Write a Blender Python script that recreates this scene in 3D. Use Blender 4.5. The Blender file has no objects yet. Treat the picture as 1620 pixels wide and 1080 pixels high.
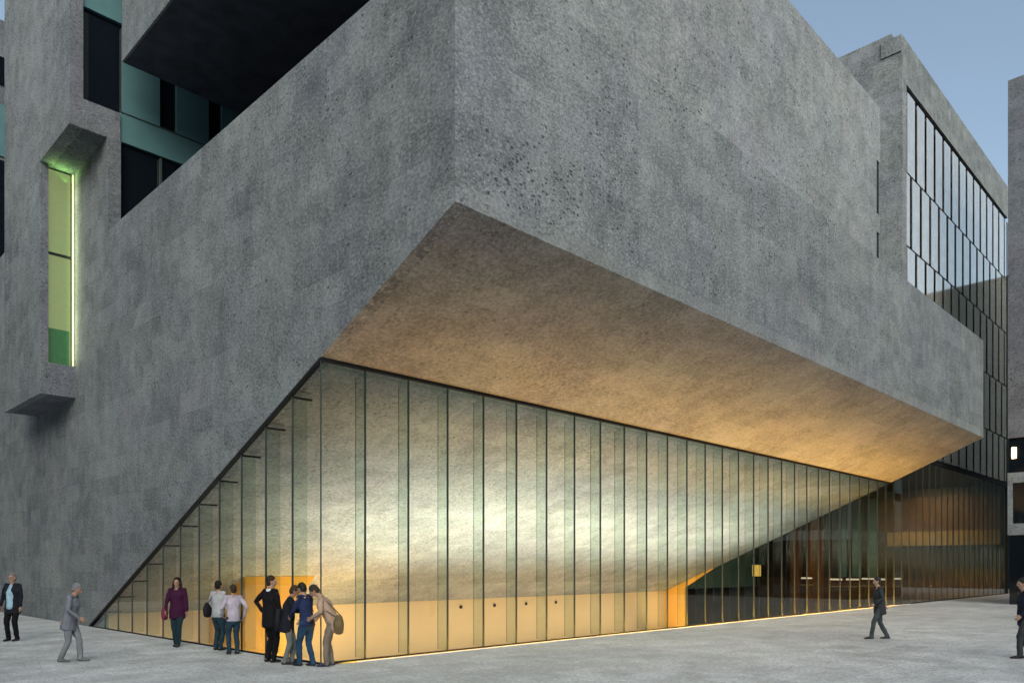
import bpy, bmesh, math, random
from mathutils import Vector, Matrix
random.seed(7)
S = bpy.context.scene
COL = S.collection
R = math.radians

# ------------------------------------------------------------------ camera, sky, sun, exposure
# world frame: x runs along the street facade, y into the building, z up; (0,0) is the overhanging corner
cam_d = bpy.data.cameras.new("camera"); cam = bpy.data.objects.new("camera", cam_d); COL.objects.link(cam)
CAM = Vector((-8.472, -9.641, 2.0))
cam.location = CAM
cam.rotation_euler = (R(90), 0, -math.atan2(0.7135, 0.70066))
cam_d.sensor_width = 36; cam_d.lens = 36 * 1222 / 1620
cam_d.shift_y = 355 / 1620; cam_d.shift_x = 0.0
cam_d.clip_end = 2000
S.camera = cam

W = bpy.data.worlds.new("World"); S.world = W; W.use_nodes = True
wt = W.node_tree; bg = wt.nodes["Background"]
sky = wt.nodes.new("ShaderNodeTexSky"); sky.sky_type = 'NISHITA'; sky.sun_disc = False
SUN_EL, SUN_AZ = R(30.0), R(216)        # azimuth measured clockwise from +y
sky.sun_elevation = SUN_EL; sky.sun_rotation = SUN_AZ
sky.air_density = 1.0; sky.dust_density = 3.0; sky.ozone_density = 2.0
hs = wt.nodes.new("ShaderNodeHueSaturation"); hs.inputs['Saturation'].default_value = .74
wb = wt.nodes.new('ShaderNodeMix'); wb.data_type = 'RGBA'; wb.blend_type = 'MULTIPLY'; wb.inputs[0].default_value = 1; wb.inputs[7].default_value = (.93, 1.015, .985, 1)
wt.links.new(sky.outputs[0], hs.inputs['Color']); wt.links.new(hs.outputs[0], wb.inputs[6]); wt.links.new(wb.outputs[2], bg.inputs[0]); bg.inputs[1].default_value = 0.095
sd = bpy.data.lights.new("sun", 'SUN'); so = bpy.data.objects.new("sun", sd); COL.objects.link(so)
sd.energy = 0.5; sd.angle = R(60); sd.color = (1, .92, .80)
sdir = Vector((math.sin(SUN_AZ), math.cos(SUN_AZ), math.tan(SUN_EL)))
so.rotation_euler = sdir.to_track_quat('Z', 'Y').to_euler()
S.view_settings.view_transform = 'Standard'; S.view_settings.look = 'None'
S.view_settings.exposure = 1.15; S.view_settings.gamma = 1
S.cycles.max_bounces = 14; S.cycles.transparent_max_bounces = 32; S.cycles.caustics_reflective = False
S.cycles.sample_clamp_indirect = 6

# ------------------------------------------------------------------ materials
class NT:
    def __init__(s, name):
        s.m = bpy.data.materials.new(name); s.m.use_nodes = True; s.t = s.m.node_tree
        s.b = s.t.nodes["Principled BSDF"]; s.out = s.t.nodes["Material Output"]
    def n(s, typ, **kw):
        x = s.t.nodes.new(typ)
        for k, v in kw.items():
            if k in ('operation', 'blend_type', 'data_type', 'feature', 'distance', 'noise_dimensions', 'offset', 'offset_frequency', 'voronoi_dimensions'):
                setattr(x, k, v)
        return x
    def l(s, a, b): s.t.links.new(a, b)
    def math(s, op, a, b=None, c=None):
        x = s.n("ShaderNodeMath", operation=op)
        for i, v in enumerate((a, b, c)):
            if v is None: continue
            if isinstance(v, (int, float)): x.inputs[i].default_value = v
            else: s.l(v, x.inputs[i])
        return x.outputs[0]
    def mix(s, f, a, b, mode='MIX'):
        x = s.n("ShaderNodeMix", data_type='RGBA', blend_type=mode)
        for i, v in ((0, f), (6, a), (7, b)):
            if isinstance(v, (int, float)): x.inputs[i].default_value = v
            elif isinstance(v, tuple): x.inputs[i].default_value = (*v, 1) if len(v) == 3 else v
            else: s.l(v, x.inputs[i])
        return x.outputs[2]
    def ramp(s, v, lo, hi, a=0., b=1.):
        x = s.n("ShaderNodeMapRange"); x.inputs[1].default_value = lo; x.inputs[2].default_value = hi
        x.inputs[3].default_value = a; x.inputs[4].default_value = b; s.l(v, x.inputs[0]); return x.outputs[0]
    def noise(s, vec, scale, detail=3, rough=.55):
        x = s.n("ShaderNodeTexNoise"); x.inputs['Scale'].default_value = scale
        x.inputs['Detail'].default_value = detail; x.inputs['Roughness'].default_value = rough
        s.l(vec, x.inputs['Vector']); return x.outputs['Fac']
    def mapping(s, vec, scale=(1, 1, 1), loc=(0, 0, 0)):
        x = s.n("ShaderNodeMapping"); x.inputs['Scale'].default_value = scale; x.inputs['Location'].default_value = loc
        s.l(vec, x.inputs['Vector']); return x.outputs[0]
    def bump(s, h, strength, dist):
        x = s.n("ShaderNodeBump"); x.inputs['Strength'].default_value = strength; x.inputs['Distance'].default_value = dist
        s.l(h, x.inputs['Height']); s.l(x.outputs[0], s.b.inputs['Normal'])

def stone(name, dark, light, slab=(1.3, .6), contrast=1.0, bump=.22):
    """ceppo stone: slabs of slightly different tone, clustered pits, pale pebbles, faint runs"""
    t = NT(name)
    g = t.n("ShaderNodeNewGeometry"); P = g.outputs['Position']
    sp = t.n("ShaderNodeSeparateXYZ"); t.l(P, sp.inputs[0])
    sn = t.n("ShaderNodeSeparateXYZ"); t.l(g.outputs['True Normal'], sn.inputs[0])
    flat = t.math('GREATER_THAN', t.math('ABSOLUTE', sn.outputs[2]), .3)
    u_w = t.math('ADD', sp.outputs[0], sp.outputs[1])
    cw = t.n("ShaderNodeCombineXYZ"); t.l(u_w, cw.inputs[0]); t.l(sp.outputs[2], cw.inputs[1])
    cf = t.n("ShaderNodeCombineXYZ"); t.l(sp.outputs[0], cf.inputs[0]); t.l(sp.outputs[1], cf.inputs[1])
    vm = t.n("ShaderNodeMix", data_type='VECTOR'); t.l(flat, vm.inputs[0]); t.l(cw.outputs[0], vm.inputs[4]); t.l(cf.outputs[0], vm.inputs[5])
    UV = vm.outputs[1]
    br = t.n("ShaderNodeTexBrick", offset=.5)
    br.inputs['Scale'].default_value = 1; br.inputs['Brick Width'].default_value = slab[0]; br.inputs['Row Height'].default_value = slab[1]
    br.inputs['Mortar Size'].default_value = .004; br.inputs['Mortar Smooth'].default_value = .3
    br.inputs['Color1'].default_value = (0, 0, 0, 1); br.inputs['Color2'].default_value = (1, 1, 1, 1); br.inputs['Mortar'].default_value = (.5, .5, .5, 1)
    t.l(UV, br.inputs['Vector'])
    big = t.noise(P, .22, 3); mid = t.noise(P, 1.7, 5, .6); fine = t.noise(t.mapping(P, (1, 1, 1.6)), 11, 6, .7)
    streak = t.noise(t.mapping(P, (2.6, 2.6, .22)), 1.0, 4, .6)
    f = t.math('ADD', t.math('MULTIPLY', big, .25), t.math('MULTIPLY', mid, .32))
    f = t.math('ADD', f, t.math('MULTIPLY', fine, .75)); f = t.math('ADD', f, t.math('MULTIPLY', streak, .12))
    f = t.math('ADD', f, t.math('MULTIPLY', br.outputs['Color'], .085))
    col = t.mix(t.ramp(f, .62, .90), dark, light)
    # pits: elongated cells whose random value passes a threshold that moves with a cluster mask
    def cells(scale, stretch, thr_r, cl_scale, cl_lo, cl_hi, seed):
        v = t.n("ShaderNodeTexVoronoi"); v.inputs['Scale'].default_value = scale
        wob = t.n("ShaderNodeTexNoise"); wob.inputs['Scale'].default_value = scale * 1.1; wob.inputs['Detail'].default_value = 4
        mp = t.mapping(P, stretch, seed); t.l(mp, wob.inputs['Vector'])
        wv = t.n("ShaderNodeVectorMath", operation='MULTIPLY_ADD'); t.l(wob.outputs['Color'], wv.inputs[0])
        wv.inputs[1].default_value = (1.5 / scale,) * 3; t.l(mp, wv.inputs[2]); t.l(wv.outputs[0], v.inputs['Vector'])
        rc = t.n("ShaderNodeSeparateXYZ"); t.l(v.outputs['Color'], rc.inputs[0])
        cl = t.ramp(t.noise(t.mapping(P, (1, 1, 1), seed), cl_scale, 2), cl_lo, cl_hi)
        pick = t.math('GREATER_THAN', cl, rc.outputs[0])
        size = t.math('MULTIPLY', rc.outputs[1], thr_r)
        inside = t.ramp(t.math('SUBTRACT', size, v.outputs['Distance']), 0, .06)
        return t.math('MULTIPLY', inside, pick)
    pit = cells(11, (.9, .9, 1.5), .52, .55, .46, 1.02, (3, 1, 7))
    pit2 = cells(27, (.9, .9, 1.4), .62, .7, .22, .68, (13, 5, 2))
    peb = cells(6.0, (1, 1, 1.3), .42, .8, .50, 1.05, (31, 17, 9))
    peb2 = cells(20, (1, 1, 1.3), .6, .9, .36, .8, (41, 27, 3))
    tn = t.ramp(t.noise(t.mapping(P, (1, 1, 1), (50, 3, 8)), .42, 3), .40, .60)
    tp = t.ramp(t.noise(t.mapping(P, (1, 1, 1), (9, 33, 18)), .5, 3), .50, .62)
    col = t.mix(t.math('MULTIPLY', tp, .7), col, t.mix(1.0, col, (.93, .89, .97), 'MULTIPLY'))
    col = t.mix(t.math('MULTIPLY', tn, .55), col, t.mix(1.0, col, (.92, .99, 1.02), 'MULTIPLY'))
    col = t.mix(t.math('MULTIPLY', pit2, .50 * contrast), col, tuple(c * .40 for c in dark))
    col = t.mix(t.math('MULTIPLY', peb2, .36 * contrast), col, tuple(min(1, c * 1.45) for c in light))
    col = t.mix(t.math('MULTIPLY', peb, .30 * contrast), col, tuple(min(1, c * 1.35) for c in light))
    col = t.mix(t.math('MULTIPLY', pit, .80 * contrast), col, tuple(c * .28 for c in dark))
    col = t.mix(t.math('MULTIPLY', br.outputs['Fac'], .35), col, tuple(c * .5 for c in dark))
    t.l(col, t.b.inputs['Base Color']); t.b.inputs['Roughness'].default_value = .85
    t.b.inputs['Specular IOR Level'].default_value = .25
    h = t.math('SUBTRACT', t.math('MULTIPLY', fine, .35), t.math('MAXIMUM', pit, t.math('MULTIPLY', pit2, .5)))
    t.bump(h, bump, .012)
    return t.m

def plain(name, color, rough=.6, metal=0, var=.12, scale=6, emit=None, estr=0, spec=.4):
    t = NT(name); tc = t.n("ShaderNodeTexCoord")
    n = t.noise(tc.outputs['Object'], scale, 4)
    a = tuple(c * (1 - var) for c in color); b = tuple(min(1, c * (1 + var)) for c in color)
    t.l(t.mix(t.ramp(n, .3, .7), a, b), t.b.inputs['Base Color'])
    t.b.inputs['Roughness'].default_value = rough; t.b.inputs['Metallic'].default_value = metal
    t.b.inputs['Specular IOR Level'].default_value = spec
    if emit: t.b.inputs['Emission Color'].default_value = (*emit, 1); t.b.inputs['Emission Strength'].default_value = estr
    return t.m

def clear_glass(name, tint, refl=1.0, ior=1.5):
    t = NT(name); t.t.nodes.remove(t.b)
    tr = t.n("ShaderNodeBsdfTransparent"); tr.inputs[0].default_value = (*tint, 1)
    gl = t.n("ShaderNodeBsdfGlossy"); gl.inputs[0].default_value = (.92, .97, .96, 1); gl.inputs['Roughness'].default_value = .01
    lw = t.n("ShaderNodeLayerWeight"); lw.inputs[0].default_value = .5
    f = t.math('MULTIPLY', t.math('ADD', t.math('MULTIPLY', t.math('POWER', lw.outputs['Facing'], 5), .96), .04), refl)
    mx = t.n("ShaderNodeMixShader"); t.l(f, mx.inputs[0]); t.l(tr.outputs[0], mx.inputs[1]); t.l(gl.outputs[0], mx.inputs[2])
    t.l(mx.outputs[0], t.out.inputs[0])
    return t.m

def panel_glass(name, color, rough, ior, refl):
    t = NT(name); tc = t.n("ShaderNodeTexCoord")
    n = t.noise(tc.outputs['Object'], 1.2, 2)
    t.l(t.mix(t.ramp(n, .3, .7), tuple(c * .85 for c in color), color), t.b.inputs['Base Color'])
    t.b.inputs['Roughness'].default_value = rough; t.b.inputs['IOR'].default_value = ior
    t.b.inputs['Specular IOR Level'].default_value = refl
    return t.m

M = {}
M['stone'] = stone('ceppo_stone', (.104, .113, .118), (.305, .322, .322))
M['stone_pale'] = stone('ceppo_stone_pale', (.150, .159, .162), (.360, .372, .368))
M['stone_soffit'] = stone('ceppo_soffit', (.150, .156, .152), (.315, .325, .318), contrast=.6, bump=.06)
M['stone_dark'] = stone('ceppo_dark_shaded', (.085, .090, .102), (.19, .20, .225))  # on tower and bay returns this darker colour stands in for shade
M['cream'] = plain('cream_plaster', (.66, .54, .34), .8, var=.03, scale=.8)
M['amber'] = plain('amber_lit_wall', (.75, .42, .08), .6, var=.04, scale=1)  # warm lamplight on these walls is put into the colour
M['underside'] = plain('underside_shade', (.05, .055, .07), .8, var=.3, scale=2)  # near-black colour deepens the shade under the hanging volume
M['black'] = plain('black_steel', (.018, .02, .022), .85, var=.2, spec=.15)
M['bracket'] = plain('dark_bracket', (.02, .02, .02), .85, spec=.15)
M['glass'] = clear_glass('street_glass', (.955, .972, .958), .75)
M['fin'] = clear_glass('fin_glass', (.90, .94, .92), .6)
M['seal'] = plain('joint_seal', (.045, .065, .065), .4)
M['context'] = plain('dark_street_stone', (.022, .038, .042), .8, var=.2, scale=.4)
M['brown'] = plain('brown_timber', (.09, .048, .026), .5, var=.3, scale=2)
M['orange_wood'] = plain('orange_timber', (.17, .075, .02), .5, var=.25, scale=3)
M['dark_int'] = plain('dark_interior', (.045, .036, .024), .5, var=.3, scale=1)
M['tan'] = plain('tan_band', (.24, .17, .07), .6, var=.2, scale=1)
M['teal'] = panel_glass('teal_panel', (.10, .20, .22), .22, 1.5, .5)
M['night'] = panel_glass('dark_window_glass', (.006, .009, .014), .06, 1.5, .5)
M['panel'] = panel_glass('pale_window_panel', (1.0, .91, .80), .06, 1.5, .5)
M['panel'].node_tree.nodes['Principled BSDF'].inputs['Metallic'].default_value = .75
M['roof'] = plain('terrace_roofing', (.03, .03, .03), .9)
M['interior_floor'] = plain('polished_floor', (.06, .045, .035), .25, var=.2, scale=1.5)
M['white_paint'] = plain('white_line', (.55, .52, .50), .7, var=.25, scale=3)
M['green_slot'] = plain('bay_window_lit', (.05, .08, .03), .5, emit=(.24, .29, .13), estr=.34)
M['bay_tube'] = plain('bay_light_tube', (.8, .8, .6), .5, emit=(1.0, .96, .50), estr=.22)
M['strip_glow'] = plain('strip_glow', (.8, .7, .6), .5, emit=(1.0, .84, .70), estr=.24)
M['lamp_glow'] = plain('lamp_glow', (.8, .6, .4), .5, emit=(1.0, .62, .28), estr=7)

def paving():
    t = NT('stone_paving'); g = t.n("ShaderNodeNewGeometry"); P = g.outputs['Position']
    br = t.n("ShaderNodeTexBrick", offset=.5); br.inputs['Scale'].default_value = 1
    br.inputs['Brick Width'].default_value = 1.2; br.inputs['Row Height'].default_value = .6; br.inputs['Mortar Size'].default_value = .006
    br.inputs['Color1'].default_value = (0, 0, 0, 1); br.inputs['Color2'].default_value = (1, 1, 1, 1); br.inputs['Mortar'].default_value = (.4, .4, .4, 1)
    t.l(P, br.inputs['Vector'])
    a = t.noise(P, .18, 3); b = t.noise(P, 1.1, 6, .65); c = t.noise(P, 9, 5, .7)
    f = t.math('ADD', t.math('MULTIPLY', a, .45), t.math('MULTIPLY', b, .62)); f = t.math('ADD', f, t.math('MULTIPLY', c, .35))
    f = t.math('ADD', f, t.math('MULTIPLY', br.outputs['Color'], .09))
    col = t.mix(t.ramp(f, .52, .94), (.31, .32, .325), (.84, .855, .85))
    col = t.mix(t.math('MULTIPLY', br.outputs['Fac'], .30), col, (.16, .16, .16))
    st = t.ramp(t.noise(P, 2.3, 5, .7), .60, .70)
    col = t.mix(t.math('MULTIPLY', st, .28), col, (.17, .17, .17))
    vo = t.n("ShaderNodeTexVoronoi", feature='DISTANCE_TO_EDGE'); vo.inputs['Scale'].default_value = 9; t.l(P, vo.inputs['Vector'])
    vc = t.n("ShaderNodeTexVoronoi"); vc.inputs['Scale'].default_value = 9; t.l(P, vc.inputs['Vector'])
    sc_ = t.n("ShaderNodeSeparateXYZ"); t.l(vc.outputs['Color'], sc_.inputs[0])
    col = t.mix(t.math('MULTIPLY', t.ramp(vo.outputs['Distance'], .0, .09, 1, 0), .55), col, (.17, .17, .165))
    col = t.mix(t.math('MULTIPLY', sc_.outputs[0], .22), col, (.30, .30, .29))
    t.l(col, t.b.inputs['Base Color'])
    t.l(t.ramp(b, .3, .7, .45, .75), t.b.inputs['Roughness'])
    t.bump(t.math('ADD', c, t.math('MULTIPLY', b, .6)), .35, .015)
    return t.m
M['paving'] = paving()

# ------------------------------------------------------------------ mesh helpers
class MB:
    def __init__(s): s.v = []; s.f = []
    def poly_prism(s, pts_a, pts_b):
        """two matching rings -> closed solid"""
        n = len(pts_a); o = len(s.v); s.v += [tuple(p) for p in pts_a] + [tuple(p) for p in pts_b]
        s.f.append(tuple(range(o, o + n))[::-1]); s.f.append(tuple(range(o + n, o + 2 * n)))
        for i in range(n):
            j = (i + 1) % n; s.f.append((o + i, o + j, o + n + j, o + n + i))
        return s
    def box(s, x0, x1, y0, y1, z0, z1):
        return s.poly_prism([(x0, y0, z0), (x1, y0, z0), (x1, y1, z0), (x0, y1, z0)], [(x0, y0, z1), (x1, y0, z1), (x1, y1, z1), (x0, y1, z1)])
    def prism_x(s, pts, x0, x1):   # pts are (y,z)
        return s.poly_prism([(x0, y, z) for y, z in pts], [(x1, y, z) for y, z in pts])
    def prism_y(s, pts, y0, y1):   # pts are (x,z)
        return s.poly_prism([(x, y0, z) for x, z in pts], [(x, y1, z) for x, z in pts])
    def quad(s, *p):
        o = len(s.v); s.v += [tuple(q) for q in p]; s.f.append(tuple(range(o, o + len(p)))); return s
    def build(s, name, mat, parent=None, bevel=0, origin=None, smooth=False):
        me = bpy.data.meshes.new(name)
        base = Vector(parent['_w']) if parent is not None and '_w' in parent else Vector((0, 0, 0))
        og = Vector(origin) if origin else base
        me.from_pydata([tuple(Vector(p) - og) for p in s.v], [], s.f); me.update()
        bm = bmesh.new(); bm.from_mesh(me); bmesh.ops.recalc_face_normals(bm, faces=bm.faces)
        if bevel: bmesh.ops.bevel(bm, geom=bm.edges[:], offset=bevel, segments=1, affect='EDGES')
        bm.to_mesh(me); bm.free()
        if smooth:
            for p in me.polygons: p.use_smooth = True
        me.materials.append(M[mat] if isinstance(mat, str) else mat)
        o = bpy.data.objects.new(name, me); COL.objects.link(o)
        o.location = og - base; o.parent = parent
        o['_w'] = tuple(og)
        return o
def tag(o, label=None, cat=None, group=None, kind=None):
    if label: o['label'] = label
    if cat: o['category'] = cat
    if group: o['group'] = group
    if kind: o['kind'] = kind
    return o
def thing(name, label, cat, loc, group=None):
    o = bpy.data.objects.new(name, None); COL.objects.link(o); o.location = loc; o['_w'] = tuple(loc); o.empty_display_size = .2
    return tag(o, label, cat, group)
def lamp(name, parent, loc, size, power, color, direction=(0, 0, 1), spread=180):
    d = bpy.data.lights.new(name, 'AREA'); d.shape = 'RECTANGLE'; d.size = size[0]; d.size_y = size[1]
    d.energy = power; d.color = color; d.spread = R(spread)
    o = bpy.data.objects.new(name, d); COL.objects.link(o)
    o.location = Vector(loc) - Vector(parent['_w']); o.parent = parent
    q = Vector(direction).to_track_quat('-Z', 'Y'); o.rotation_euler = q.to_euler()
    return o

# ------------------------------------------------------------------ key dimensions
K0, KS = 8.04, 0.43622           # soffit height at the facade and its fall per metre inwards
XE = 33.0                        # far end of the overhanging volume
ZT = 12.6                        # top of the lower volume
GY = 4.157                       # street glass plane
YB = 17.4                        # foot of the raked soffit
def zs(y): return K0 - KS * y
YG = (K0) / KS                   # where the cut edge reaches the ground (18.43)

# ------------------------------------------------------------------ ground
m = MB()
m.quad((-300, -300, 0), (0.0, -300, 0), (0.0, 300, 0), (-300, 300, 0))
m.quad((0.0, -300, 0), (400, -300, 0), (400, GY - .19, 0), (0.0, GY - .19, 0))
m.quad((57.7, GY - .19, 0), (400, GY - .19, 0), (400, 300, 0), (57.7, 300, 0))
o = m.build('ground', 'paving'); tag(o, kind='structure')
m = MB(); m.box(-.0, 57.7, GY - .19, 24.4, -3.6, -3.2)
m.box(.35, 57.7, GY - .19, GY + .0, -3.2, -.30); m.box(.0, .3, GY, YG, -3.2, -.02)
o = m.build('basement_floor', 'interior_floor'); tag(o, kind='structure')

# ------------------------------------------------------------------ main building
XT = 0.39
B = thing('stone_building', 'grey speckled stone building with a sharp overhanging corner above a glowing amber ceiling', 'building', (0, 0, 0))
# front wall and soffit
MB().prism_x([(0, zs(0) + .34), (0, ZT), (.4, ZT), (.4, zs(.4) + .34)], .3, XE).build('front_wall', 'stone', B)
MB().prism_x([(0, zs(0)), (0, zs(0) + .34), (YB, zs(YB) + .34), (YB, zs(YB))], .3, XE).build('soffit', 'stone_soffit', B)
MB().prism_x([(.4, zs(.4) + .34), (.4, ZT), (YB, ZT), (YB, zs(YB) + .34)], XE - .3, XE).build('end_wall', 'stone', B)
MB().box(.3, XE - .3, .4, 16.6, 11.2, 11.5).build('terrace', 'roof', B)
# side wall with the long diagonal cut
MB().prism_x([(0, zs(0)), (0, ZT), (16.6, ZT), (16.6, 15.57), (29.6, 15.57), (60, 14.95), (60, 0), (YG + .02, 0)], 0, .3).build('side_wall', 'stone', B)
# upper wall, flush above a thin joint, with two slots at its far end
m = MB(); m.box(.5, 19.3, .035, 2.4, ZT + .04, 17.9)
m.box(19.3, 19.7, .06, 2.4, 16.02, 17.9); m.box(19.3, 19.7, .06, 2.4, 13.55, 14.18); 
m.build('upper_wall', 'stone_pale', B)
MB().box(19.28, 19.69, .10, 2.0, ZT + .1, 16.1).build('slot_recess', 'night', B)
MB().box(.5, 19.66, .09, 2.3, ZT - .02, ZT + .1).build('wall_joint', 'seal', B)
# tower and oriel bay on the left
XT = 0.39
m = MB(); m.prism_x([(16.65, 15.57), (24.5, 15.57), (24.5, 40), (16.65, 40)], -1.08, -.69)       # upper projecting face
m.build('tower_wall', 'stone', B)
MB().box(-1.07, -.70, 16.642, 16.66, 15.575, 40).build('tower_jamb', 'stone_dark', B)  # thin face; the return's shade is in its darker stone colour
MB().box(-1.07, -.835, 19.792, 19.81, 7.81, 15.56).build('bay_jamb', 'stone_dark', B)  # bay return, shade put into the stone colour
MB().box(.01, XT, 16.592, 16.61, 12.61, 15.56).build('pier_face', 'stone_dark', B)  # pier return darkened by colour, as if in shade
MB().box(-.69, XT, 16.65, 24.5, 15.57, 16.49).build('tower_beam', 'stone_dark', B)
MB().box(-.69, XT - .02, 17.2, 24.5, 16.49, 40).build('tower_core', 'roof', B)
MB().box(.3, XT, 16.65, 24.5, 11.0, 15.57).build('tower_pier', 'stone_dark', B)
bay = MB()
bay.prism_x([(19.8, 7.8), (24.5, 7.8), (24.5, 15.57), (19.8, 15.57)], -1.08, -.83)
bay.build('bay_side', 'stone', B)
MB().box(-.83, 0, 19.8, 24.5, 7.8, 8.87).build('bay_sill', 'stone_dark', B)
MB().box(-.83, 0, 20.6, 24.5, 8.87, 15.57).build('bay_back', 'roof', B)
w = MB().box(-.83, -.10, 20.0, 20.02, 8.9, 15.5).build('bay_window', 'green_slot', B)
MB().box(-.075, -.03, 19.86, 19.93, 8.9, 15.5).build('light_tube', 'bay_tube', w)
MB().box(-.83, -.01, 19.95, 20.0, 12.6, 12.68).build('glazing_bar', 'black', w)
MB().box(-.8, -.14, 19.99, 20.0, 8.92, 10.1).build('frosted_pane', plain('bay_lower_pane', (.02, .08, .04), .3, emit=(.05, .12, .04), estr=.2), w)
lamp('bay_wall_fill', w, (-.30, 19.80, 12.2), (.12, 6.4), 11, (.86, 1.0, .50), (1, -.2, 0), 170)  # unseen lamp added to spread the slot window's glow on the wall
lamp('bay_top_fill', w, (-.45, 19.86, 15.2), (.5, .08), 2.2, (.50, 1.0, .25), (.25, -.4, 1), 150)  # added lamp without a fitting, tints the soffit above green
# hanging volume over the terrace
hv = MB().box(.0, 13, 3.0, 15.35, 17.37, 25).build('hanging_volume', 'stone', B)
MB().box(.04, 12.9, 3.1, 15.31, 17.33, 17.368).build('underside', 'underside', hv)  # added dark sheet, carries the soffit's shade in its colour

# street glass wall ------------------------------------------------
def glass_street():
    fr = MB()
    zt = zs(GY)
    fr.box(0.02, XE, GY - .05, GY + .06, zt - .05, zt + .02)
    fr.box(XE, 57.3, GY - .05, GY + .06, 7.82, 8.06)
    fr.box(0.35, 57.3, GY - .03, GY + .06, -.02, .03)
    fr.box(57.3, 57.45, GY - .06, GY + .1, 0, 8.06)
    g = fr.build('glass_wall', 'black', B)
    MB().box(.06, XE - .3, GY + .045, GY + .36, zt - .115, zt - .10).build('head_fin', 'fin', g)
    MB().box(.06, XE - .3, GY + .36, GY + .368, zt - .12, zt - .095).build('head_fin', 'seal', g)
    xs = [0.03] + [-.05 + 1.16 * k for k in range(1, 50)]
    pane_m = mull_m = fin_m = None
    def top(x): return (zt - .06) if x < XE else 7.85
    made = {}
    for i in range(len(xs) - 1):
        x0, x1 = xs[i] + .008, xs[i + 1] - .008
        h = top(x0 + .6)
        key = ('p', round(x1 - x0, 2), h)
        def place(key, builder, name, mat, loc):
            if key not in made:
                made[key] = builder().build(name, mat, g, origin=loc)
                return made[key]
            o = made[key].copy(); COL.objects.link(o); o.parent = g; o.location = Vector(loc); return o
        place(key, lambda: MB().box(x0, x1, GY, GY + .02, .03, h), 'pane', 'glass', ((x0 + x1) / 2, GY, 0))
        X = xs[i + 1]; h = top(X)
        place(('m', h), lambda: MB().box(X - .011, X + .011, GY - .012, GY + .035, .03, h).box(X - .005, X + .005, GY + .367, GY + .372, .03, h - .02), 'mullion', 'seal', (X, GY, 0))
        place(('f', h), lambda: MB().box(X - .008, X + .008, GY + .035, GY + .36, .03, h - .02).box(X - .012, X + .012, GY + .36, GY + .366, .03, h - .02),
              'glass_fin', 'fin', (X, GY, 0))
    return g
glass_street()
def glass_side():
    y0 = GY
    fr = MB()
    n = math.hypot(1, KS)
    a, b = (y0 - .02, zs(y0 - .02)), (YG + .0, 0.0)
    fr.prism_x([(a[0], a[1] - .06), (a[0], a[1] + .01), (b[0], b[1] + .01), (b[0] - .14, b[1])], -.012, .09)
    fr.box(.02, .09, y0, YG - .3, -.02, .02)
    g = fr.build('glass_wall', 'black', B)
    tops = [y0 + 1.165 * k for k in range(0, 13)]
    for k in range(12):
        ya, yb = tops[k] + .008, min(tops[k + 1] - .008, YG - .35)
        za, zb = zs(ya) - .03, zs(yb) - .03
        if zb < .06: zb = .06
        MB().prism_x([(ya, .02), (yb, .02), (yb, zb), (ya, za)], .04, .055).build('pane', 'glass', g, origin=(.04, (ya + yb) / 2, 0))
        if k:
            Y = tops[k]; h = zs(Y) - .09
            MB().box(.03, .07, Y - .009, Y + .009, .02, h).build('mullion', 'seal', g, origin=(.04, Y, 0))
            f = MB().box(.07, .40, Y - .006, Y + .006, .02, h - .02).build('glass_fin', 'fin', g, origin=(.04, Y, 0))
            MB().box(.05, .52, Y - .02, Y + .02, h - .03, h + .01).build('bracket', 'bracket', g, origin=(.04, Y, 0))
    return g
glass_side()
MB().box(.015, .035, GY - .01, GY + .012, 0, zs(GY) - .05).build('corner_post', 'seal', B)

# interior seen through the glass --------------------------------
MB().box(.3, XE, YB - .001 + .05, YB + .3, -3.2, zs(YB) + .2).build('cream_wall', 'cream', B)
m = MB()
for x in (15.68, 17.87, 20.12, 22.42): m.box(x - .07, x + .07, YB + .0, YB + .06, .02, .16)
dots = m.build('vent', 'bracket', B)
dots['kind'] = 'stuff'
MB().prism_x([(16.0, -3.2), (16.0, zs(16.0) - .01), (17.44, zs(17.44) - .01), (17.44, -3.2)], XE - .25, XE - .02).build('amber_return', 'amber', B)
MB().prism_x([(14.1, zs(14.1) - .01), (16.0, zs(16.0) - .01), (16.0, zs(16.0) - .32)], XE - .25, XE - .02).build('amber_beam', 'amber', B)
# stair enclosure
def P_y(px, py, y):
    f = 1222.; r = (0.70065, 0.7135); d = (((px - 810) / f) * r[0] + r[1], ((px - 810) / f) * -r[1] + r[0], (895 - py) / f)
    k = (y - CAM.y) / d[1]; return (CAM.x + k * d[0], CAM.z + k * d[2])
YV = 14.62
pts = [P_y(388, 918, YV), P_y(440, 913, YV), P_y(498, 906, YV), P_y(464, 962, YV)]
pts[0] = (pts[0][0], zs(YV) - .012); pts[1] = (pts[1][0], zs(YV) - .012); pts[2] = (pts[2][0], zs(YV) - .012)
pts.append((pts[3][0], -3.1)); pts.append((pts[0][0], -3.1))
MB().prism_y(pts, YV, YB - .02).build('stair_wall', 'amber', B)
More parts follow.
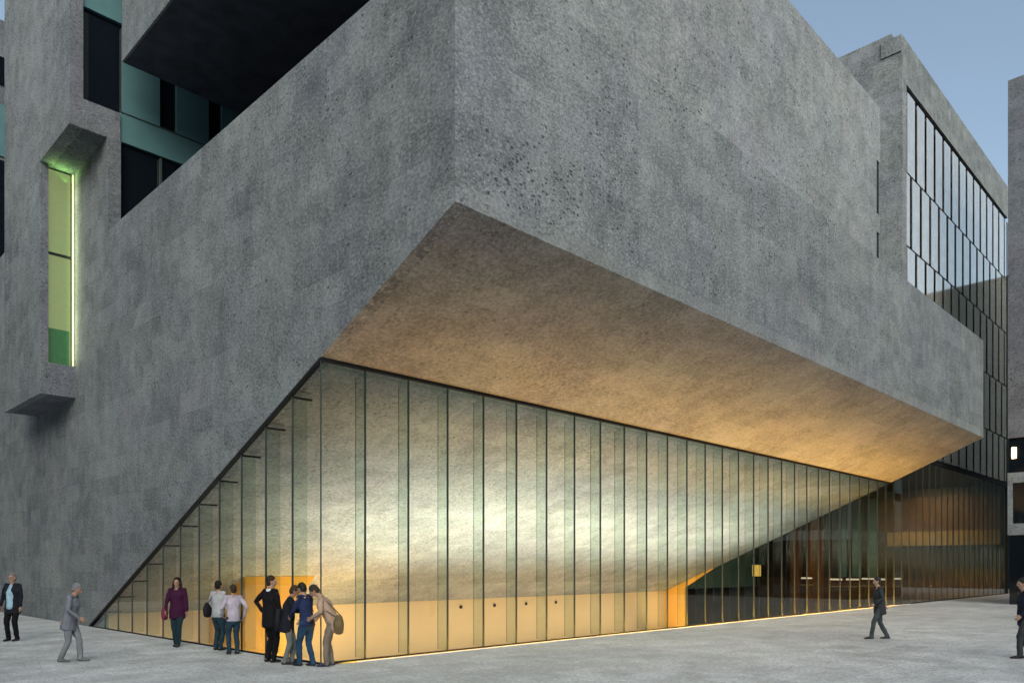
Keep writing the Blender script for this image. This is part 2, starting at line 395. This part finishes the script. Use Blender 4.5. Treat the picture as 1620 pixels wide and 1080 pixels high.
# foyer beyond the auditorium
m = MB(); m.box(XE, 57.6, 24, 24.3, -3.2, 8.3); m.box(57.45, 57.75, GY + .1, 24.3, -3.2, 8.3)
m.box(XE, 57.6, GY + .12, 24.3, 8.06, 8.35); m.box(XE - .02, XE + .2, YB + .3, 24, -3.2, 8.1)
m.build('foyer_shell', 'dark_int', B)
MB().box(57.2, 57.43, GY + .4, 23.9, -3.2, 1.0).build('wainscot', 'brown', B)
MB().box(57.1, 57.43, GY + .4, 12.4, 3.6, 4.7).build('gallery_front', 'tan', B)
MB().box(57.25, 57.43, GY + .4, 13.2, 4.7, 7.4).build('gallery_back', 'brown', B)
for (ya, yb) in ((19.3, 20.1), (17.4, 18.6)):
    MB().box(56.2, 56.9, ya, yb, -3.2, 8.0).build('column', 'orange_wood', B)
m = MB().box(33.2, 57, 23.4, 23.6, .2, 7.5); m.build('inner_glazing', 'teal', B)
for y in (13.2, 14.4, 15.6): MB().box(57.0, 57.2, y, y + .7, 1.1, 7.5).build('inner_glazing', 'teal', B)
# lamps of the place, down in the basement well behind the glass, plus an added gallery fill
wash = MB().box(3, 31, 8.7, 9.3, -3.19, -3.0).build('floor_light_trough', 'black', B)
COOL = (1.0, .93, .72); WARM = (1.0, .72, .42)
for i, (x, p) in enumerate(((6.2, 190), (11.5, 225), (17, 200), (22.5, 185), (27.5, 175))):
    lamp('wash_light', wash, (x, 9.6, -2.9), (5.5, 1.2), p * 1.12, COOL, (0, .04, 1), 100)
lamp('foot_light', wash, (16, 14.6, -2.9), (29, .5), 480, WARM, (0, .25, 1), 140)
lamp('stair_light', wash, (6.5, 12.0, -2.5), (3, .5), 75, (1, .66, .25), (0, .8, 1), 100)
lamp('amber_light', wash, (30.5, 15.0, -2.6), (1.0, 1.0), 50, (1, .66, .25), (.6, .2, 1), 120)
lamp('gallery_fill', wash, (54.5, 9, 7.7), (3, 6), 240, (1, .62, .28), (.4, 0, -1), 160)  # added lamp without a fitting, brightens the gallery end
lamp('foyer_light', wash, (48, 14, 7.7), (6, 4), 380, (1, .68, .36), (0, 0, -1), 160)

# uplight trough in the pavement outside the street glass
U = thing('light_trough', 'thin glowing light strip set in the paving at the foot of the street glass', 'light strip', (1, GY - .12, 0))
MB().box(.8, 35.5, GY - .19, GY - .165, -.2, .012).build('near_lip', 'strip_glow', U)
MB().box(.35, 57.5, GY - .06, GY - .03, -.25, .006).build('far_lip', 'seal', U)
MB().box(.35, 57.5, GY - .19, GY - .03, -.30, -.26).build('trough_floor', 'black', U)
for i in range(8):
    x = 2.5 + i * 4.2
    lamp('uplight', U, (x, GY - .115, -.105), (4.0, .06), 58 + 18 * i, (1.0, .45, .04), (0, -.05, 1), 150)

# ------------------------------------------------------------------ glazed wing on the right
WG = thing('office_wing', 'tall stone wing at right with a grid of narrow pale window panels', 'building', (34.7, GY, 0))
m = MB(); m.box(34.7, 57.45, GY - .04, GY + .5, 27.5, 29.8); m.box(34.7, 35.38, GY - .04, GY + .5, 8.35, 27.5)
m.build('facade_frame', 'stone', WG)
MB().box(57.46, 58.7, GY + .1, GY + .6, 0, 27.4).build('end_glazing', 'night', WG)
m = MB(); m.box(34.7, 35.1, GY + .5, 14, 8.35, 28.85); m.box(34.62, 35.1, GY - .02, GY + 1.0, 28.95, 29.8); m.box(34.7, 35.1, GY + .5, 14, 28.85, 30.1)
m.box(34.69, 34.7, GY + .04, 14, 24.1, 24.3); m.box(34.69, 34.7, GY + .04, 14, 19.85, 20.05)
m.box(35.1, 57.4, 13, 14, 8.35, 29.7); m.box(57.0, 57.4, GY + .5, 13, 8.35, 29.7); m.box(35.1, 57.0, GY + .5, 13, 29.3, 29.6)
m.build('end_wall', 'stone', WG)
gz = MB().box(35.38, 57.3, GY + .12, GY + .2, 8.1, 27.5).build('glass_facade', 'night', WG)
rows = [(23.0, 27.25), (19.1, 22.9), (15.2, 19.0), (11.4, 15.1), (8.15, 11.3)]
mod = 1.635; base = None
for ri, (z0, z1) in enumerate(rows):
    off = 0 if ri % 2 == 0 else -.82
    for k in range(-1 if off == 0 else 0, 15):
        xa = max(35.40, 35.30 + off + mod * k + .40); xb = min(57.28, 35.30 + off + mod * (k + 1) - .02)
        if xb - xa < .15: continue
        if k >= 0 or True:
            if xb - xa > 1.2:
                key = 'pp%d' % ri
                if key in M: 
                    o = M[key].copy(); COL.objects.link(o); o.parent = gz; o.location = Vector((xa, GY, z0)) - Vector(gz['_w'])
                    continue
                o = MB().box(xa, xb, GY + .02, GY + .06, z0, z1).build('window_panel', 'panel', gz, origin=(xa, GY, z0)); M[key] = o
            else:
                MB().box(xa, xb, GY + .02, GY + .06, z0, z1).build('window_panel', 'panel', gz, origin=(xa, GY, z0))
for z in (22.95, 19.05, 15.15, 11.35):
    MB().box(35.4, 57.28, GY + .07, GY + .12, z - .05, z + .05).build('transom', 'black', gz)

# ------------------------------------------------------------------ courtyard glazed block at left, behind the terrace
CG = thing('courtyard_block', 'teal and black glazed block behind the side wall under the dark hanging volume', 'building', (.4, 16.75, 0))
MB().box(-.66, 18, 16.9, 17.1, 15.6, 40).box(.36, 18, 16.9, 17.1, 11, 15.6).build('dark_glazing', 'night', CG)
m = [(.42, 18, 15.65, 16.58), (.50, 1.67, 16.62, 19.4), (2.22, 3.33, 16.62, 19.4), (3.81, 5.0, 16.62, 19.4), (5.5, 6.8, 16.62, 19.4), (7.3, 18, 16.62, 19.4)]
for a, b, z0, z1 in m: MB().box(a, b, 16.75, 16.88, z0, z1).build('teal_panel', 'teal', CG)
MB().box(-.67, 18, 16.76, 16.88, 19.45, 24).build('teal_panel', 'teal', CG)
MB().box(1.68, 1.75, 16.78, 16.88, 11, 15.6).build('mullion', 'seal', CG)
MB().box(.42, 5.8, 16.72, 16.76, 16.58, 16.61).build('transom', 'seal', CG)

# left neighbour block seen as a sliver past the tower
LB = thing('neighbour_block', 'sliver of dark glazed block past the left edge of the stone tower', 'building', (-2, 36, 0))
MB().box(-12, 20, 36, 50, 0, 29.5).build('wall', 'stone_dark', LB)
for z0, z1, mt in ((26.2, 27.6, 'night'), (22.6, 25.2, 'teal'), (17.0, 22.4, 'night'), (12, 16.8, 'teal')):
    MB().box(-11, 19, 35.9, 36.0 - .002, z0, z1).build('window_band', mt, LB)

# ------------------------------------------------------------------ block at the right edge
X3 = 38.5
def P_x(px, py, x):
    f = 1222.; r = (0.70065, 0.7135); d = (((px - 810) / f) * r[0] + r[1], ((px - 810) / f) * -r[1] + r[0], (895 - py) / f)
    k = (x - CAM.x) / d[0]; return (CAM.y + k * d[1], CAM.z + k * d[2])
y3, z3b = P_x(1594.5, 693, X3); _, z3t = P_x(1594.5, 128, X3)
RB = thing('facing_block', 'stone block cut off by the right edge of the picture above a dark ground floor', 'building', (X3, y3, 0))
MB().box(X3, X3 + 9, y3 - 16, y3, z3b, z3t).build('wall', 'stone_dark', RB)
# recessed lower storeys under the block: window frames, porch light
a1 = P_x(1594.5, 748, X3 + .02)[1]; a2 = P_x(1594.5, 764, X3 + .02)[1]; a3 = P_x(1594.5, 828, X3 + .02)[1]; a4 = P_x(1594.5, 846, X3 + .02)[1]
MB().box(X3 + .02, X3 + 9, y3 - 14, y3 + .02, a2, a1).build('sill_band', 'stone', RB)
MB().box(X3 + .02, X3 + 9, y3 - 14, y3 + .02, a4, a3).build('sill_band', 'stone', RB)
MB().box(X3 + .12, X3 + 9, y3 - 14, y3 - .04, 0, z3b - .01).build('dark_glazing', 'night', RB)
MB().box(X3 + .02, X3 + .12, y3 - .2, y3 + .02, a3 + .003, a2 - .003).build('window_frame', 'stone', RB)
yl, zl = P_x(1604, 716, X3 + .05)
lm = MB().box(X3 + .03, X3 + .11, yl - .10, yl + .10, zl - .28, zl + .28).build('lamp', 'lamp_glow', RB)

# street buildings outside the frame that the glass mirrors; the last is an added sky screen
def context(name, label, x0, x1, y0, y1, h, face):
    t = thing(name, label, 'building', ((x0 + x1) / 2, (y0 + y1) / 2, 0))
    MB().box(x0, x1, y0, y1, 0, h).build('wall', 'context', t)
    m = MB()
    for k in range(int(h // 3.6)):
        z = 1.2 + 3.6 * k
        if face == 'q':
            y = y0 + 1
            while y < y1 - 2: m.box(x1 + .003, x1 + .05, y, y + 1.4, z, z + 2); y += 3
        elif face == 'x':
            y = y0 + 1
            while y < y1 - 2: m.box(x0 - .05, x0 - .003, y, y + 1.4, z, z + 2); y += 3
        else:
            x = x0 + 1
            while x < x1 - 2: m.box(x, x + 1.4, y1 + .003, y1 + .05, z, z + 2); x += 3
context('street_block', 'long block closing the far end of the street', 70, 86, -60, 3.0, 27.35, 'x')
context('street_block', 'block along the other side of the street', -70, 66, -62, -46, 24, 'y')
context('street_block', 'unseen block added to screen sky from the side glass', -40, -32, -14, 240, 26, 'q')  # added out of view to keep bright sky out of the side glass

# kerb lines far right
kb = MB(); kb.box(48.3, 64, 3.2, 3.38, .0, .02); kb.box(50, 52.0, 4.2, 4.3, .0, .02); kb.box(53, 56.5, 4.35, 4.42, 0, .02)
o = kb.build('road_markings', 'white_paint'); tag(o, kind='structure')

# foyer tables with linear lamps
for i, (pa, pb, yy) in enumerate(((1265, 1283, 914), (1311, 1331, 916), (1336, 1357, 916), (1361, 1383, 915), (1387, 1399, 916), (1411, 1425, 915))):
    XT_ = 50.0
    ya, z = P_x(pa, yy, XT_); yb, _ = P_x(pb, yy, XT_)
    if yb > ya: ya, yb = yb, ya
    words_ = ['leftmost lit table standing apart by the orange columns', 'second lit table from the left behind the glass', 'third lit table from the left behind the glass',
              'fourth and brightest lit table behind the glass', 'fifth lit table from the left behind the glass', 'rightmost lit table behind the dark end of the glass'][i]
    t = thing('foyer_table', words_, 'table', (XT_, (ya + yb) / 2, -3.2), 'lit tables in the foyer')
    MB().box(XT_, XT_ + .6, yb, ya, z - .55, z - .49).build('tabletop', 'tan', t)
    for yy_ in (ya - .1, yb + .1): MB().box(XT_ + .25, XT_ + .33, yy_ - .04, yy_ + .04, -3.2, z - .55).build('leg', 'brown', t)
    MB().box(XT_ + .2, XT_ + .3, yb + .03, ya - .03, z - .05, z + .07).build('lamp_strip', 'strip_glow', t)
    MB().box(XT_ + .24, XT_ + .27, (ya + yb) / 2 - .02, (ya + yb) / 2 + .02, z - .49, z - .05).build('lamp_stem', 'black', t)
# small lit sign and low yellow bench inside the glass
ya, z = P_x(1190, 893, 45); yb, z2 = P_x(1203, 911, 45)
t = thing('lit_sign', 'small yellow lit sign board under a teal panel in the dark foyer', 'sign', (45, ya, -3.2))
MB().box(45, 45.08, yb, ya, z2, z).build('sign_face', plain('sign_yellow', (.7, .5, .1), .5, emit=(.8, .5, .1), estr=.35), t)
MB().box(45, 45.08, yb - .2, ya + .1, z + .03, z + .65).build('sign_header', 'teal', t)
MB().box(45.02, 45.07, (ya + yb) / 2 - .05, (ya + yb) / 2 + .05, -3.2, z2).build('post', 'black', t)

# ------------------------------------------------------------------ people
XC = Vector((.70065, -.7135, 0)); YC = Vector((.7135, .70065, 0))
def ground_at(px, py):
    d = 1222. * 2 / (py - 895.)
    p = XC * ((px - 810) / 1222. * d) + YC * d
    return Vector((CAM.x + p.x, CAM.y + p.y, 0))
def cloth(name, c, rough=.85):
    t = NT(name); tc = t.n("ShaderNodeTexCoord")
    n = t.noise(tc.outputs['Object'], 5, 4); n2 = t.noise(tc.outputs['Object'], 60, 2)
    t.l(t.mix(t.ramp(n, .3, .7), tuple(x * .75 for x in c), tuple(min(1, x * 1.2) for x in c)), t.b.inputs['Base Color'])
    t.b.inputs['Roughness'].default_value = rough; t.b.inputs['Specular IOR Level'].default_value = .2
    t.bump(t.math('ADD', n, t.math('MULTIPLY', n2, .2)), .5, .02)
    return t.m
SKIN = cloth('skin', (.42, .26, .19), .55)
class Tube:
    """closed elliptical tubes and balls gathered for one voxel-fused surface"""
    def __init__(s): s.v = []; s.f = []
    def tube(s, pts, rad, side=Vector((0, 1, 0)), n=12, cap=1.0):
        pts = [Vector(p) for p in pts]; rings = []
        rad = [(r, r) if isinstance(r, (int, float)) else r for r in rad]
        def ring(c, d, a, b):
            d = d.normalized(); u = (side - d * side.dot(d))
            if u.length < .2: u = Vector((1, 0, 0)) - d * d.x
            u.normalize(); w = d.cross(u)
            return [c + u * (a * math.cos(2 * math.pi * i / n)) + w * (b * math.sin(2 * math.pi * i / n)) for i in range(n)]
        def dirn(i):
            if i == 0: return pts[1] - pts[0]
            if i == len(pts) - 1: return pts[-1] - pts[-2]
            return (pts[i + 1] - pts[i]).normalized() + (pts[i] - pts[i - 1]).normalized()
        d0 = dirn(0).normalized(); d1 = dirn(len(pts) - 1).normalized()
        a, b = rad[0]
        for k in (.92, .6): q = math.sqrt(1 - k * k); rings.append(ring(pts[0] - d0 * k * cap * min(a, b), d0, a * q, b * q))
        for i, p in enumerate(pts): rings.append(ring(p, dirn(i), *rad[i]))
        a, b = rad[-1]
        for k in (.6, .92): q = math.sqrt(1 - k * k); rings.append(ring(pts[-1] + d1 * k * cap * min(a, b), d1, a * q, b * q))
        o = len(s.v)
        for r_ in rings: s.v += [tuple(p) for p in r_]
        for j in range(len(rings) - 1):
            for i in range(n):
                k = (i + 1) % n; s.f.append((o + j * n + i, o + j * n + k, o + (j + 1) * n + k, o + (j + 1) * n + i))
        s.f.append(tuple(range(o, o + n))[::-1]); e = o + (len(rings) - 1) * n; s.f.append(tuple(range(e, e + n)))
        return s
    def ball(s, c, r, side=None):
        c = Vector(c); rx, ry, rz = r; o = len(s.v); nu, nv = 16, 10
        s.v.append((c.x, c.y, c.z - rz))
        for j in range(1, nv):
            t = -math.pi / 2 + math.pi * j / nv
            for i in range(nu):
                a = 2 * math.pi * i / nu; s.v.append((c.x + rx * math.cos(t) * math.cos(a), c.y + ry * math.cos(t) * math.sin(a), c.z + rz * math.sin(t)))
        s.v.append((c.x, c.y, c.z + rz)); top = len(s.v) - 1
        for i in range(nu):
            k = (i + 1) % nu
            s.f.append((o, o + 1 + k, o + 1 + i)); s.f.append((top, top - nu + i, top - nu + k))
        for j in range(nv - 2):
            for i in range(nu):
                k = (i + 1) % nu; b = o + 1 + j * nu; s.f.append((b + i, b + k, b + nu + k, b + nu + i))
        return s
    def fuse(s, name, mat, parent, voxel, smooth=4, xf=None, folds=0):
        me = bpy.data.meshes.new(name); v = [xf @ Vector(p) for p in s.v] if xf else s.v
        me.from_pydata([tuple(p) for p in v], [], s.f); me.update()
        bm = bmesh.new(); bm.from_mesh(me); bmesh.ops.recalc_face_normals(bm, faces=bm.faces); bm.to_mesh(me); bm.free()
        o = bpy.data.objects.new(name, me); COL.objects.link(o)
        r = o.modifiers.new('r', 'REMESH'); r.mode = 'VOXEL'; r.voxel_size = voxel; r.use_smooth_shade = True
        if folds:
            tx = bpy.data.textures.new('folds', 'CLOUDS'); tx.noise_scale = .11; tx.noise_depth = 2
            dm = o.modifiers.new('d', 'DISPLACE'); dm.texture = tx; dm.strength = folds; dm.mid_level = .5; dm.texture_coords = 'LOCAL'
        if smooth: q = o.modifiers.new('s', 'SMOOTH'); q.iterations = smooth; q.factor = .5
        dg = bpy.context.evaluated_depsgraph_get(); nm = bpy.data.meshes.new_from_object(o.evaluated_get(dg))
        o.modifiers.clear(); o.data = nm; nm.name = name; nm.materials.clear(); nm.materials.append(mat)
        o.parent = parent
        return o
def ik(a, t, l1, l2, pole):
    a = Vector(a); t = Vector(t); d = t - a; L = min(d.length, (l1 + l2) * .998); d.normalize(); t = a + d * L
    x = (l1 * l1 - l2 * l2 + L * L) / (2 * L); h = math.sqrt(max(0, l1 * l1 - x * x))
    p = Vector(pole); p = p - d * p.dot(d); p.normalize()
    return a + d * x + p * h, t
def person(label, px, py, height, face, feet, hands, top, legs, hair, lean=0, lean_side=0, turn=0, nod=0, long_hair=False, coat=0, shoes=(.02, .02, .025),
           bag=None, shirt=None, collar=None, group=None, hairs=True):
    """local frame: +x forward, +y left; face = degrees anticlockwise from the camera's right-hand direction, seen from above"""
    T = thing('person', label, 'person', ground_at(px, py), group)
    k = height / 1.72
    ang = math.atan2(XC.y, XC.x) + R(face)
    XF = Matrix.Rotation(ang, 4, 'Z') @ Matrix.Scale(k, 4)
    mt = lambda n, c, r=.85: cloth(n, c, r)
    mid = (Vector(feet[0]) + Vector(feet[1])) / 2
    spread = (Vector(feet[0]) - Vector(feet[1])).length
    hz = .928 - .12 * max(0, spread - .18) ** 1.2
    hx = mid.x - .25 * math.sin(R(lean)) * .6
    hip = Vector((hx, mid.y, hz))
    Rl = Matrix.Rotation(R(lean), 3, 'Y') @ Matrix.Rotation(R(-lean_side), 3, 'X')
    up = lambda x, y, z: hip + Rl @ Vector((x, y, z))
    hipj = [hip + Vector((0, s * .095, -.02)) for s in (1, -1)]
    sh = [up(0, s * .175, .50) for s in (1, -1)]
    ft = [Vector((feet[i][0], feet[i][1], .085 + (feet[i][2] if len(feet[i]) > 2 else 0))) for i in (0, 1)]
    kn = []; an = []
    for i in (0, 1):
        a, b = ik(hipj[i], ft[i], .435, .405, (1, 0, .1)); kn.append(a); an.append(b)
    el = []; ha = []
    for i, s in ((0, 1), (1, -1)):
        a, b = ik(sh[i], Vector((hands[i][0] + hx, hands[i][1] + mid.y, hands[i][2])), .285, .255, hands[i][3] if len(hands[i]) > 3 else (-.6, s * .6, -.3)); el.append(a); ha.append(b)
    Hr = Rl @ Matrix.Rotation(R(turn), 3, 'Z') @ Matrix.Rotation(R(nod), 3, 'Y')
    neck = up(.0, 0, .53); hc_ = neck + Rl @ Vector((.01, 0, .03)) + Hr @ Vector((.015, 0, .135))
    # body
    b = Tube()
    b.tube([up(0, 0, -.03), up(0, 0, .10), up(.0, 0, .22), up(.01, 0, .36), up(0, 0, .47)], [(.15, .10), (.13, .095), (.125, .09), (.155, .105), (.13, .08)])
    b.tube([sh[0], sh[1]], [.045, .045], side=Vector((1, 0, 0)))
    b.tube([up(-.01, 0, .47), hc_ - Hr @ Vector((0, 0, .05))], [.058, .052])
    for i in (0, 1):
        b.tube([hipj[i], hipj[i].lerp(kn[i], .5), kn[i], kn[i].lerp(an[i], .35), an[i]], [.083, .070, .052, .052, .036])
        b.tube([an[i] + Vector((-.03, 0, -.03)), an[i] + Vector((.06, 0, -.05)), an[i] + Vector((.15, 0, -.06))], [.035, .036, .028])
        b.tube([sh[i], sh[i].lerp(el[i], .4), el[i], el[i].lerp(ha[i], .3), ha[i]], [.050, .044, .036, .036, .025])
        # hand: palm, four curled fingers of different length, thumb from the side of the palm
        d = (ha[i] - el[i]).normalized(); inw = Vector((0, -1 if i == 0 else 1, 0)); inw = (inw - d * inw.dot(d)).normalized(); fw = d.cross(inw) * (1 if i == 1 else -1)
        if fw.x < 0 and abs(fw.x) > .3: fw = -fw
        pm = ha[i] + d * .045
        b.tube([ha[i], pm, ha[i] + d * .085], [(.026, .018), (.040, .015), (.038, .013)], side=fw)
        for q, (o_, L_) in enumerate(((.029, .068), (.010, .078), (-.010, .072), (-.028, .056))):
            s0 = ha[i] + d * .082 + fw * o_; s1 = s0 + d * L_ * .5 + inw * .008 + fw * o_ * .12; s2 = s1 + d * L_ * .42 + inw * (.022 + .004 * q)
            b.tube([s0, s1, s2], [.0095, .0088, .0075], n=8)
        t0 = ha[i] + d * .025 + fw * .026; t1 = t0 + d * .032 + fw * .028 + inw * .008; b.tube([t0, t1, t1 + d * .032 + fw * .006 + inw * .008], [.012, .0105, .009], n=8)
    # head
    hb = Tube(); hb.ball((0, 0, .015), (.092, .075, .105)); hb.tube([(.012, 0, .0), (.030, 0, -.055), (.040, 0, -.092)], [(.066, .075), (.055, .055), (.028, .028)])
    hb.tube([(.082, 0, .030), (.098, 0, .0), (.106, 0, -.020)], [.010, .013, .015], n=8)      # nose
    hb.tube([(.082, .045, .034), (.092, 0, .038), (.082, -.045, .034)], [.009, .010, .009], n=8)   # brow
    hb.tube([(.086, .020, -.052), (.092, 0, -.052), (.086, -.020, -.052)], [.007, .009, .007], n=8)  # lips
    for s in (1, -1): hb.tube([(-.002, s * .077, .022), (-.010, s * .084, .0), (0, s * .078, -.024)], [.011, .012, .009], n=8)
    o = len(b.v); b.v += [tuple(hc_ + Hr @ Vector(p)) for p in hb.v]; b.f += [tuple(i + o for i in f) for f in hb.f]
    b.fuse('body', SKIN, T, .0085 * k, 2, XF)
    e = Tube()
    for s in (1, -1): c = hc_ + Hr @ Vector((.083, s * .031, .012)); e.ball(c, (.011, .013, .009))
    e.fuse('eyes', mt('eye_dark', (.03, .02, .02), .2), T, .004, 0, XF)
    # hair
    h = Tube(); hh = Tube(); hh.ball((-.018, 0, .045), (.098, .088, .100)); hh.ball((-.04, 0, .0), (.072, .083, .09))
    if long_hair:
        for s in (1, -1): hh.tube([(-.015, s * .070, .04), (-.012, s * .088, -.06), (-.0, s * .098, -.17), (.02, s * .092, -.26)], [.032, .036, .038, .022])
        hh.tube([(-.07, 0, .03), (-.085, 0, -.10), (-.09, 0, -.24)], [(.07, .045), (.095, .045), (.07, .03)])
    h.v = [tuple(hc_ + Hr @ Vector(p)) for p in hh.v]; h.f = hh.f
    if hairs: h.fuse('hair', mt('hair', hair, .6), T, .013 * k, 2, XF, .012)
    # top
    c = Tube(); g = .022 + coat * .02
    low = -.08 - coat * .12
    c.tube([up(0, 0, low), up(0, 0, .05), up(0, 0, .22), up(.01, 0, .36), up(-.002, 0, .46), up(-.004, 0, .515)],
           [(.165 + g, .115 + g), (.148 + g, .103 + g), (.136 + g, .096 + g), (.160 + g, .112 + g), (.150 + g * .6, .085 + g * .6), (.072, .066)], cap=.25)
    c.tube([sh[0] + up(0, 0, .015) - up(0, 0, 0), sh[1] + up(0, 0, .015) - up(0, 0, 0)], [.056, .056], side=Vector((1, 0, 0)))
    for i in (0, 1):
        s = 1 if i == 0 else -1
        a0 = up(0, s * .13, .475)
        w = ha[i].lerp(el[i], .06)
        c.tube([a0, sh[i] + up(0, 0, -.018) - up(0, 0, 0), sh[i].lerp(el[i], .45), el[i], el[i].lerp(ha[i], .5), w], [.054, .056 + coat * .006, .058 + coat * .006, .050, .045, .040])
    c.fuse('jacket' if coat else 'shirt', mt('top_cloth', top), T, .015 * k, 3, XF, .03)
    if shirt:
        q = Tube(); q.tube([up(.095, 0, -.04), up(.085, 0, .1), up(.085, 0, .22), up(.095, 0, .34), up(.06, 0, .50)], [(.10, .088), (.10, .084), (.105, .084), (.10, .086), (.045, .045)])
        q.fuse('shirt_front', mt('shirt_cloth', shirt), T, .012 * k, 2, XF, .01)
    if collar:
        q = Tube(); q.tube([up(-.02, .07, .535), up(-.075, 0, .53), up(-.02, -.07, .535), up(.05, 0, .50), up(-.02, .07, .535)], [.032] * 5)
        q.fuse('collar', mt('collar_cloth', collar), T, .01 * k, 2, XF)
    # trousers
    p = Tube()
    p.tube([hip + Vector((0, 0, -.09)), hip + Vector((0, 0, .0)), up(0, 0, .12)], [(.155, .115), (.168, .122), (.145, .108)])
    for i in (0, 1):
        s = 1 if i == 0 else -1
        p.tube([hipj[i] + Vector((0, -s * .008, .0)), hipj[i].lerp(kn[i], .45), kn[i], kn[i].lerp(an[i], .5), an[i] + Vector((-.004, 0, -.02))], [.100, .086, .067, .062, .058])
    p.fuse('trousers', mt('trouser_cloth', legs), T, .014 * k, 2, XF, .03)
    for i in (0, 1):
        q = Tube(); a = an[i]
        q.tube([a + Vector((-.045, 0, -.045)), a + Vector((.03, 0, -.04)), a + Vector((.10, 0, -.052)), a + Vector((.175, 0, -.06))], [(.036, .034), (.042, .040), (.046, .030), (.034, .022)])
        q.fuse('shoe', mt('shoe_leather', shoes, .5), T, .010 * k, 2, XF)
    if bag:
        pos, size, colr, strap = bag
        q = Tube(); P0 = up(*pos)
        q.tube([P0 + Vector((0, 0, -size[2])), P0, P0 + Vector((0, 0, size[2]))], [(size[0] * .9, size[1]), (size[0], size[1] * 1.05), (size[0] * .7, size[1] * .7)], side=Vector((1, 0, 0)))
        bo = q.fuse('shoulder_bag', mt('bag_cloth', colr, .6), T, .014 * k, 3, XF, .02)
        bo['label'] = strap
        q = Tube(); s = 1 if pos[1] > 0 else -1
        q.tube([P0 + Vector((.06, 0, size[2])), up(.085, s * .15, .35), up(.0, s * .13, .545), up(-.10, s * .15, .35), P0 + Vector((-.06, 0, size[2]))], [.012] * 5, n=8)
        q.fuse('strap', mt('strap_cloth', tuple(c * .6 for c in colr), .6), bo, .008 * k, 1, XF)
    return T
DN = 0.80
# hands: target x forward, y left, z height (metres for a 1.72 m figure), optional elbow direction
person('balding man in black jacket over a pale blue shirt, standing alone against the side wall', 21, 1013, 1.78, -92,
       [(0, .10), (.02, -.11)], [(.08, .27, .84, (-.3, 1, 0)), (.08, -.27, .86, (-.3, -1, 0))], (.012, .014, .022), (.006, .006, .008), (.20, .17, .15), coat=1, shirt=(.30, .47, .58), hairs=True)
person('person in light grey jacket and grey trousers striding past the foot of the diagonal edge', 112, 1046, 1.64, 8,
       [(.17, .07), (-.18, -.07)], [(-.22, .25, .92), (.27, -.22, .98)], (.17, .18, .22), (.20, .215, .24), (.20, .20, .22), lean=8, coat=1, shoes=(.13, .14, .15), nod=12)
person('woman with long dark hair, plum jacket and a pink shoulder bag, walking alone', 281, 1022, 1.69, -84,
       [(.10, .05), (-.08, -.06)], [(.03, .25, .83), (.10, -.25, .92)], (.045, .008, .035), (.012, .035, .045), (.016, .008, .008), long_hair=True, coat=1,
       bag=((.02, -.30, -.06), (.15, .07, .13), (.18, .03, .07), 'plum and pink shoulder bag'))
person('person seen from behind in pale grey top, black bag on the left hip', 345, 1028, 1.62, 70,
       [(.02, .09), (-.02, -.09)], [(.16, .20, .98), (.12, -.24, .90)], (.40, .41, .44), (.018, .045, .065), (.010, .009, .009), coat=0, turn=-10,
       bag=((-.04, .29, .10), (.15, .08, .13), (.012, .009, .013), 'black shoulder bag'))
person('shorter person in a lilac and white top and jeans beside the pale grey one', 369, 1034, 1.55, 128,
       [(.03, .09), (-.04, -.09)], [(.14, .22, 1.0), (.02, -.28, .95)], (.46, .41, .50), (.02, .05, .08), (.035, .025, .015), coat=0)
person('man in black suit with white collar, one hand on his hip', 427, 1047, 1.77, 55,
       [(.02, .10), (.0, -.11)], [(-.02, .20, 1.02, (-.5, 1, .1)), (.06, -.26, .84)], (.008, .007, .010), (.006, .006, .008), (.035, .018, .010), coat=1, collar=(.72, .72, .70), turn=-45,
       bag=((-.02, -.32, -.05), (.14, .08, .17), (.010, .010, .016), 'black shoulder bag'))
person('person in a short dark jacket and washed jeans reaching an arm out to the right', 457, 1050, 1.60, 12,
       [(.06, .08), (-.08, -.09)], [(.40, .08, 1.12), (.42, -.14, 1.16, (0, -.3, -1))], (.012, .014, .022), (.17, .19, .19), (.05, .033, .018), lean=6, coat=1, nod=20)
person('person in navy jacket and blue jeans between the short dark jacket and the beige one', 484, 1053, 1.66, 150,
       [(.12, .06), (-.13, -.07)], [(.36, .12, 1.02), (.30, -.16, .95)], (.018, .030, .085), (.02, .06, .12), (.02, .016, .013), lean=7, coat=0, nod=14)
person('person in beige jacket bent forward, rightmost of the group by the glass corner', 521, 1053, 1.70, 188,
       [(.05, .08), (-.04, -.09)], [(.40, .14, .98), (.36, -.12, .92)], (.42, .30, .22), (.20, .17, .14), (.04, .028, .02), lean=26, coat=1, nod=15, shoes=(.03, .04, .09),
       bag=((-.10, .22, -.12), (.11, .06, .15), (.16, .11, .055), 'tan shoulder bag'))
person('person in dark slate clothes striding along the pavement by the dark glass', 1391, 1010, 1.70, 176,
       [(.24, .06), (-.24, -.06)], [(.22, .22, .98), (-.22, -.22, .95)], (.035, .04, .045), (.06, .07, .08), (.03, .03, .03), lean=4, coat=1, shoes=(.03, .03, .035))
person('person in navy coat cut off by the right edge of the picture', 1621, 1041, 1.72, 170,
       [(.12, .06), (-.14, -.06)], [(.18, .22, .95), (-.16, -.22, .92)], (.012, .018, .035), (.045, .05, .055), (.02, .02, .02), lean=3, coat=1)
